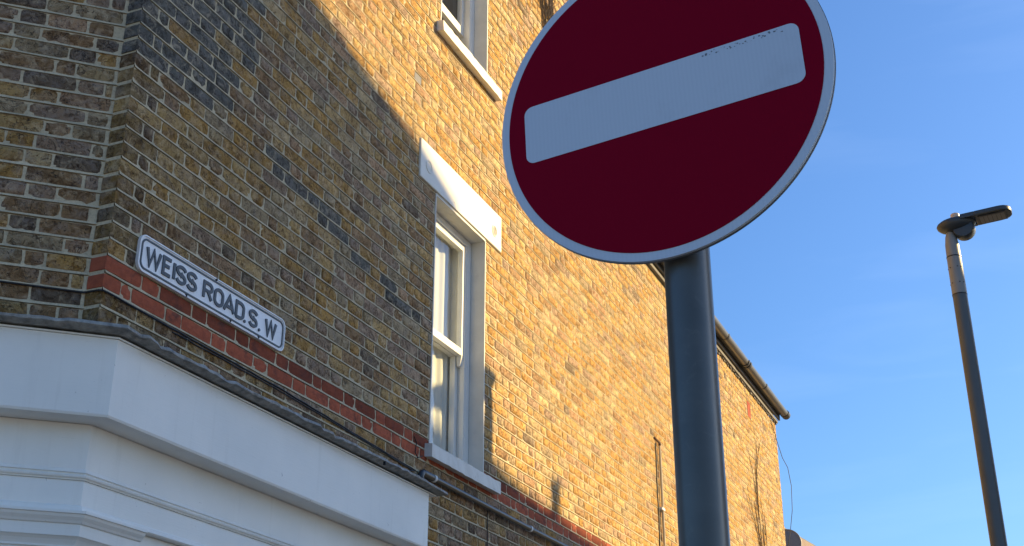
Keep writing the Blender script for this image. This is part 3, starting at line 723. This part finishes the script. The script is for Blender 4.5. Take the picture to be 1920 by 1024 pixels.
q.add([WA(x, .0142, y) for x, y in a_] + [WA(x, .0142, y) for x, y in b2_] + [WA(x, .0185, y) for x, y in a_] + [WA(x, .0185, y) for x, y in b2_],
      [(2 * n_ + i, 2 * n_ + (i + 1) % n_, 3 * n_ + (i + 1) % n_, 3 * n_ + i) for i in range(n_)] + [(i, (i + 1) % n_, 2 * n_ + (i + 1) % n_, 2 * n_ + i) for i in range(n_)] + [(n_ + i, n_ + (i + 1) % n_, 3 * n_ + (i + 1) % n_, 3 * n_ + i) for i in range(n_)])
q.build('rim', M['plate'], sg_)
def arc(cx, cy, rx, ry, a0, a1, n=10): return [(cx + rx * math.cos(R(a0 + (a1 - a0) * i / n)), cy + ry * math.sin(R(a0 + (a1 - a0) * i / n))) for i in range(n + 1)]
GL = {'W': (1.0, [[(0.0, 1), (.24, 0), (.5, .95), (.76, 0), (1, 1)]]), 'E': (.62, [[(1, 1), (0, 1), (0, 0), (1, 0)], [(0, .52), (.82, .52)]]), 'I': (.06, [[(.5, 1), (.5, 0)]]),
      'S': (.62, [arc(.5, .75, .5, .25, 15, 270, 12) + arc(.5, .25, .5, .25, 90, -165, 12)]),
      'R': (.62, [[(0, 0), (0, 1), (.6, 1)] + arc(.6, .75, .4, .25, 80, -80, 8) + [(.6, .5), (0, .5)], [(.5, .5), (1, 0)]]),
      'O': (.62, [arc(.5, .68, .5, .32, 0, 180, 10) + arc(.5, .32, .5, .32, 180, 360, 10) + [(1, .68)]]),
      'A': (.70, [[(0, 0), (.5, 1), (1, 0)], [(.17, .30), (.83, .30)]]), 'D': (.60, [[(0, 0), (0, 1), (.45, 1)] + arc(.45, .70, .55, .30, 80, 0, 6) + arc(.45, .30, .55, .30, 0, -80, 6) + [(.45, 0), (0, 0)]])}
def ribbon(q, pts, w_, d0, d1):
    n = len(pts); L_, R_ = [], []
    for i, p in enumerate(pts):
        a = Vector((*pts[max(i - 1, 0)], 0)); c = Vector((*pts[min(i + 1, n - 1)], 0)); p = Vector((*p, 0))
        d1_ = (p - a).normalized() if i > 0 else (c - p).normalized(); d2_ = (c - p).normalized() if i < n - 1 else d1_
        n1 = Vector((-d1_.y, d1_.x, 0)); n2 = Vector((-d2_.y, d2_.x, 0)); mt = (n1 + n2); mt = mt.normalized() if mt.length > .1 else n1
        k = min(1 / max(mt.dot(n1), .35), 1.9) * w_ / 2; L_.append(p + mt * k); R_.append(p - mt * k)
    vs_ = [WA(v.x, d, v.y) for d in (d0, d1) for ln in (L_, R_) for v in ln]
    fs = []
    for i in range(n - 1): fs += [(2 * n + i, 2 * n + i + 1, 3 * n + i + 1, 3 * n + i), (i, i + 1, 2 * n + i + 1, 2 * n + i), (n + i, n + i + 1, 3 * n + i + 1, 3 * n + i)]
    fs += [(0, n, 3 * n, 2 * n), (n - 1, 2 * n - 1, 4 * n - 1, 3 * n - 1)]
    q.add(vs_, fs)
# letters: x where each starts on the plate (measured), height 90 mm
LH = .089; LZ = SZ0 + .039; SW = .0158; 
lay_ = [('W', .228, .082), ('E', .332, .045), ('I', .395, .012), ('S', .420, .055), ('S', .492, .055), ('R', .603, .055), ('O', .680, .056), ('A', .750, .070), ('D', .838, .054), ('.', .905, 0), ('S', .940, .054), ('.', 1.018, 0), ('W', 1.066, .080), ('.', 1.185, 0)]
scx = (SX1 - SX0 - .085) / (1.19 - .228)
for ch, x0, wd in lay_:
    x = SX0 + .052 + (x0 - .228) * scx * 1.0; q = MB()
    if ch == '.':
        if x0 > 1.1: continue
        q.extrude([(x + .008 * math.cos(a), LZ + .006 + .008 * math.sin(a)) for a in np.linspace(0, 2 * math.pi, 9)[:-1]], WA, .013, .019); q.build('full_stop', M['letter'], sg_); continue
    wd *= scx
    for k_, st in enumerate(GL[ch][1]):
        ribbon(q, [(x + px * wd, LZ + SW / 2 + py * (LH - SW)) for px, py in st], SW, .013, .019 + k_ * .0004)
    q.build('letter', M['letter'], sg_)
for x, z in ((.70, SZ1 - .006), (.50, SZ0 + .006), (.83, SZ0 + .006), (1.06, SZ0 + .006)):
    q = MB(); q.lathe(WA(x, .012, z), [(.006, 0), (.007, .005), (.004, .009)], 10, (uA, ZV, nA)); q.build('fixing_screw', M['cable'], sg_)

# ------------------------------------------------------------------ no-entry sign and its post
SB = Vector((.2425, 1.80, 2.718)); az_, tl_, ro_ = R(-61.25), R(-.2), R(-2.25)
su = Vector((math.sin(az_), math.cos(az_), 0)); sn = su.cross(ZV); sv = ZV * math.cos(tl_) + sn * math.sin(tl_)
u2 = su * math.cos(ro_) + sv * math.sin(ro_); v2 = sv * math.cos(ro_) - su * math.sin(ro_); n2 = u2.cross(v2)
if n2.dot(-SB) < 0: n2 = -n2
XR = -u2                                   # to the right as seen from the camera
Ms = Matrix((XR, v2, n2)).transposed().to_4x4(); Ms.translation = SB
rs = empty('road_sign', (0.283, 1.85, .12)); tag(rs, 'round red no-entry sign with a white bar and rim on a dark grey post', 'road sign')
def signpart(name, poly, d0, d1, m, bevel=0):
    me = bpy.data.meshes.new(name); n = len(poly)
    me.from_pydata([(x, y, d0) for x, y in poly] + [(x, y, d1) for x, y in poly], [], [tuple(range(n - 1, -1, -1)), tuple(range(n, 2 * n))] + [(i, (i + 1) % n, (i + 1) % n + n, i + n) for i in range(n)])
    o = mkobj(name, me, m); o.parent = rs; o.matrix_parent_inverse = Matrix.Translation(rs.location).inverted(); o.matrix_basis = Ms; return o
def circ(r, n=160): return [(r * math.cos(2 * math.pi * i / n), r * math.sin(2 * math.pi * i / n)) for i in range(n)]
signpart('plate', circ(.2965), -.006, 0, M['sheet_white']); 
signpart('red_disc', circ(.2815), .0002, .0008, M['sheet_red'])
signpart('white_bar', oct_(-.249, .249, -.0565, .0565, .016, 6), .0010, .0016, M['sheet_white'])
signpart('rim', circ(.2975), -.010, -.0062, M['signback'])
me = bpy.data.meshes.new('channel')
for yy in (.17, -.14):
    o = signpart('back_channel', [(-.2, yy - .02), (.2, yy - .02), (.2, yy + .02), (-.2, yy + .02)], -.026, -.0102, M['signback'])
PC = Vector((.2830, 1.850, 0)); q = MB(); q.tube([PC + ZV * .1, PC + ZV * 3.05], .0375, 48); q.build('post', M['pole'], rs, smooth=True)
q = MB(); q.lathe(PC + ZV * 3.05, [(.041, 0), (.041, .012), (.03, .02)], 32); q.build('post_cap', M['black'], rs, smooth=True)
for dz in (.17, -.14):
    q = MB(); q.lathe(PC + ZV * (SB.z + dz - .012), [(.0378, 0), (.041, 0), (.041, .024), (.0378, .024)], 32); q.build('clamp', M['signback'], rs)

gr = MB(); rr_ = random.Random(5)
for i in range(34):
    x = .085 + i * .0042 + rr_.uniform(-.002, .002); y = .0565 - .0035 - rr_.uniform(0, .007) - .0002 * i * 0; w__ = rr_.uniform(.001, .0035)
    gr.v += [tuple(Ms @ Vector(p)) for p in ((x, y - w__ * .5, .00185), (x + w__, y - w__ * .3, .00185), (x + w__ * .7, y + w__ * .4, .00185), (x - w__ * .3, y + w__ * .3, .00185))]; b_ = len(gr.v) - 4; gr.f.append((b_, b_ + 1, b_ + 2, b_ + 3))
gr.build('grime', M['signback'], rs, kind='stuff')

# ------------------------------------------------------------------ street lamp
LC = Vector((3.427, 8.861, 0)); lp = empty('street_lamp', LC + ZV * .12); tag(lp, 'tall grey street lamp with a flat LED head against the blue sky', 'street lamp')
q = MB(); q.tube([LC + ZV * .12, LC + ZV * 5.33], [.062, .054], 32); q.build('column', M['lamp'], lp, smooth=True)
q = MB(); q.tube([LC + ZV * 5.333, LC + ZV * 5.64], [.0555, .0545], 32); q.build('spigot_sleeve', M['lamp_top'], lp, smooth=True)
q = MB(); q.tube([LC + ZV * 5.65, LC + ZV * 5.75, LC + ZV * 5.82, LC + ZV * 5.86], [.054, .052, .042, .028], 32); q.build('neck', M['lamp_top'], lp, smooth=True)
for z_ in (5.325, 5.640):
    q = MB(); q.lathe(LC + ZV * z_, [(.050, 0), (.0565, .001), (.0565, .008), (.050, .009)], 32); q.build('collar', M['black'], lp)
for z_ in (5.42, 5.55):
    for a in (160, 205, 265, 300, 20, 90):
        d = Vector((math.cos(R(a)), math.sin(R(a)), 0)); q = MB(); q.lathe(LC + ZV * z_ + d * .053, [(.005, 0), (.005, .004), (.003, .005)], 8, (ZV, d.cross(ZV), d)); q.build('grub_screw', M['black'], lp)
ha = R(118); hx = Vector((math.sin(ha), math.cos(ha), 0)); hy = Vector((-hx.y, hx.x, 0)); HZ = 5.905
def HF(a, b, c): return LC + hx * a + hy * b + ZV * (HZ + c + .03 * a)
# rear body: rounded half-egg
q = MB(); nn = 28; mm = 10; V = []; 
for j in range(mm + 1):
    ph = -math.pi / 2 + math.pi * j / mm
    for i in range(nn):
        th = 2 * math.pi * i / nn; c_ = math.cos(ph); zz = math.sin(ph)
        V.append(HF(.055 + .15 * c_ * math.cos(th), .105 * c_ * math.sin(th), .010 + (.052 if zz > 0 else .070) * zz))
q.add(V, [(j * nn + i, j * nn + (i + 1) % nn, (j + 1) * nn + (i + 1) % nn, (j + 1) * nn + i) for j in range(mm) for i in range(nn)]); q.build('head_body', M['lamp_dark'], lp, smooth=True)
# round knuckle under the body
q = MB(); q.lathe(HF(.105, -.055, -.045), [(.02, 0), (.074, .004), (.083, .02), (.083, .09), (.074, .106), (.02, .11)], 28, (hx, ZV, hy)); q.build('knuckle', M['lamp_dark'], lp, smooth=True)
# LED arm: frame with an open slot, panel
def roundrect(x0, x1, w_, r, n=6):
    return [(x0, -w_), (x1 - r, -w_)] + [(x1 - r + r * math.sin(a), -w_ + r - r * math.cos(a)) for a in np.linspace(0, math.pi / 2, n)][1:] + [(x1 - r + r * math.cos(a), w_ - r + r * math.sin(a)) for a in np.linspace(0, math.pi / 2, n)] + [(x0, w_)]
q = MB(); q.extrude(roundrect(.20, .470, .105, .085), lambda x, d, y: HF(x, y, d), .005, .045); q.build('head_shell', M['lamp_dark'], lp, smooth=False, bevel=.012)
q = MB()
for y0, y1 in ((-.105, -.06), (-.012, .004), (.065, .105)): q.box(lambda a, b, c: HF(a, b, c), .10, .203, y0, y1, .006, .042)
q.build('slotted_bridge', M['lamp_dark'], lp, bevel=.003)
q = MB(); q.box(HF, .225, .43, -.078, .078, -.002, .0045); pn = q.build('led_panel', M['black'], lp, bevel=.002)
for i in range(6):
    q = MB(); q.box(HF, .236 + i * .031, .262 + i * .031, -.062, .062, -.0032, -.0022); q.build('led_lens', M['signback'], pn)
q = MB(); q.lathe(HF(.055, 0, .055), [(.034, 0), (.036, .012), (.034, .040), (.028, .046)], 20); q.build('photocell', M['alu'], lp, smooth=True)
q = MB(); q.lathe(HF(.055, 0, .048), [(.045, 0), (.045, .012)], 20); q.build('photocell_base', M['lamp_dark'], lp, smooth=True)

# ------------------------------------------------------------------ neighbour beyond the far corner
def ray_pt(x, y, D):
    cx, cy = (x - 960) / FL, (512 - y) / FL
    dy = math.cos(PT) - cy * math.sin(PT); dz = math.sin(PT) + cy * math.cos(PT); k = D / math.hypot(cx, dy)
    return Vector((cx * k, dy * k, 1.6 + dz * k))
e0 = ray_pt(1476, 994, 21.0); hz = e0.z; dH = Vector((math.sin(R(30)), math.cos(R(30)), 0)); nH = Vector((dH.y, -dH.x, 0))
def HH(s, o, z): return Vector((e0.x, e0.y, 0)) + dH * s + nH * o + ZV * z
nb = empty('neighbouring_house', HH(0, 0, 0)); tag(nb, 'distant house with a brown eaves board just visible beyond the far brick corner', 'house')
q = MB(); q.box(HH, -3, 9, -6, -.35, 0, hz - .12); q.build('wall', M['housebrick'], nb)
q = MB(); q.box(HH, -3, 9.1, -.35, .0, hz - .14, hz); q.build('eaves_board', M['red_board'], nb, bevel=.01)
q = MB(); q.hexa([HH(-3, -.02, hz + .003), HH(9, -.02, hz + .003), HH(9, -6, hz + 1.0), HH(-3, -6, hz + 1.0), HH(-3, -.02, hz + .03), HH(9, -.02, hz + .03), HH(9, -6, hz + 1.1), HH(-3, -6, hz + 1.1)]); q.build('roof', M['slate'], nb)
dc = ray_pt(1476, 1018, 20.3); dn = Vector((-.25, -.9, .1)).normalized(); dx = dn.cross(ZV).normalized(); dy_ = dx.cross(dn)
ds = empty('satellite_dish', dc); tag(ds, 'grey rounded satellite dish peeping past the far corner above the brown eaves', 'satellite dish')
q = MB(); q.lathe(dc, [(.225, 0), (.22, .012), (.14, -.03), (.03, -.05)], 28, (dx, dy_, dn)); q.build('reflector', M['dish'], ds, smooth=True)
q = MB(); q.tube([dc - dn * .03, dc - dn * .25 - ZV * .15, Vector((dc.x, dc.y, hz - .4)) + Vector((.1, .7, 0))], .02, 8); q.build('bracket', M['gutter_dark'], ds)

# ------------------------------------------------------------------ house across the street: its roofline casts the shadow
OO = 10.0; tt = OO / S.dot(nA); ds_, dz_ = tt * S.dot(uA), tt * S.z
oh = empty('opposite_house', WA(10, OO + 3, .12)); tag(oh, 'tall pale rendered house across the street with a stepped roofline, beyond the right edge', 'house')
pl = [(-2.6, 6.45), (-.5, 6.30), (2.606, 5.630), (3.18, 5.43), (3.18, 4.22), (3.68, 4.08), (3.78, 3.86), (4.4, 3.75), (7.2, 3.58)]
poly = [(a + ds_, b + dz_) for a, b in pl] + [(7.2 + ds_, .1), (-2.6 + ds_, .1)]
q = MB(); q.extrude(poly, WA, OO, OO + 4); q.build('wall', M['pale'], oh)
for a in (2.2, 4.6, 7.0, 9.0):
    for z_ in (1.2, 4.2):
        f_ = MB(); x0 = a + ds_ - 4; f_.box(WA, x0, x0 + 1.1, OO - .03, OO + .02, z_, z_ + 1.7); fo = f_.build('window', M['sash'], oh, bevel=.01)
        p_ = MB(); p_.box(WA, x0 + .1, x0 + 1.0, OO - .045, OO - .032, z_ + .1, z_ + .8); p_.box(WA, x0 + .1, x0 + 1.0, OO - .045, OO - .032, z_ + .88, z_ + 1.6); p_.build('pane', M['black'], fo)
q = MB(); q.lathe(WA(5.04 + ds_, OO + .1, 3.6 + dz_), [(.075, 0), (.075, .30), (.095, .32), (.095, .40), (.05, .42)], 16); q.build('chimney_pot', M['red_board'], oh)
print('bricks', len(bricks), 'single', len(single), 'objects', len(sc.objects))
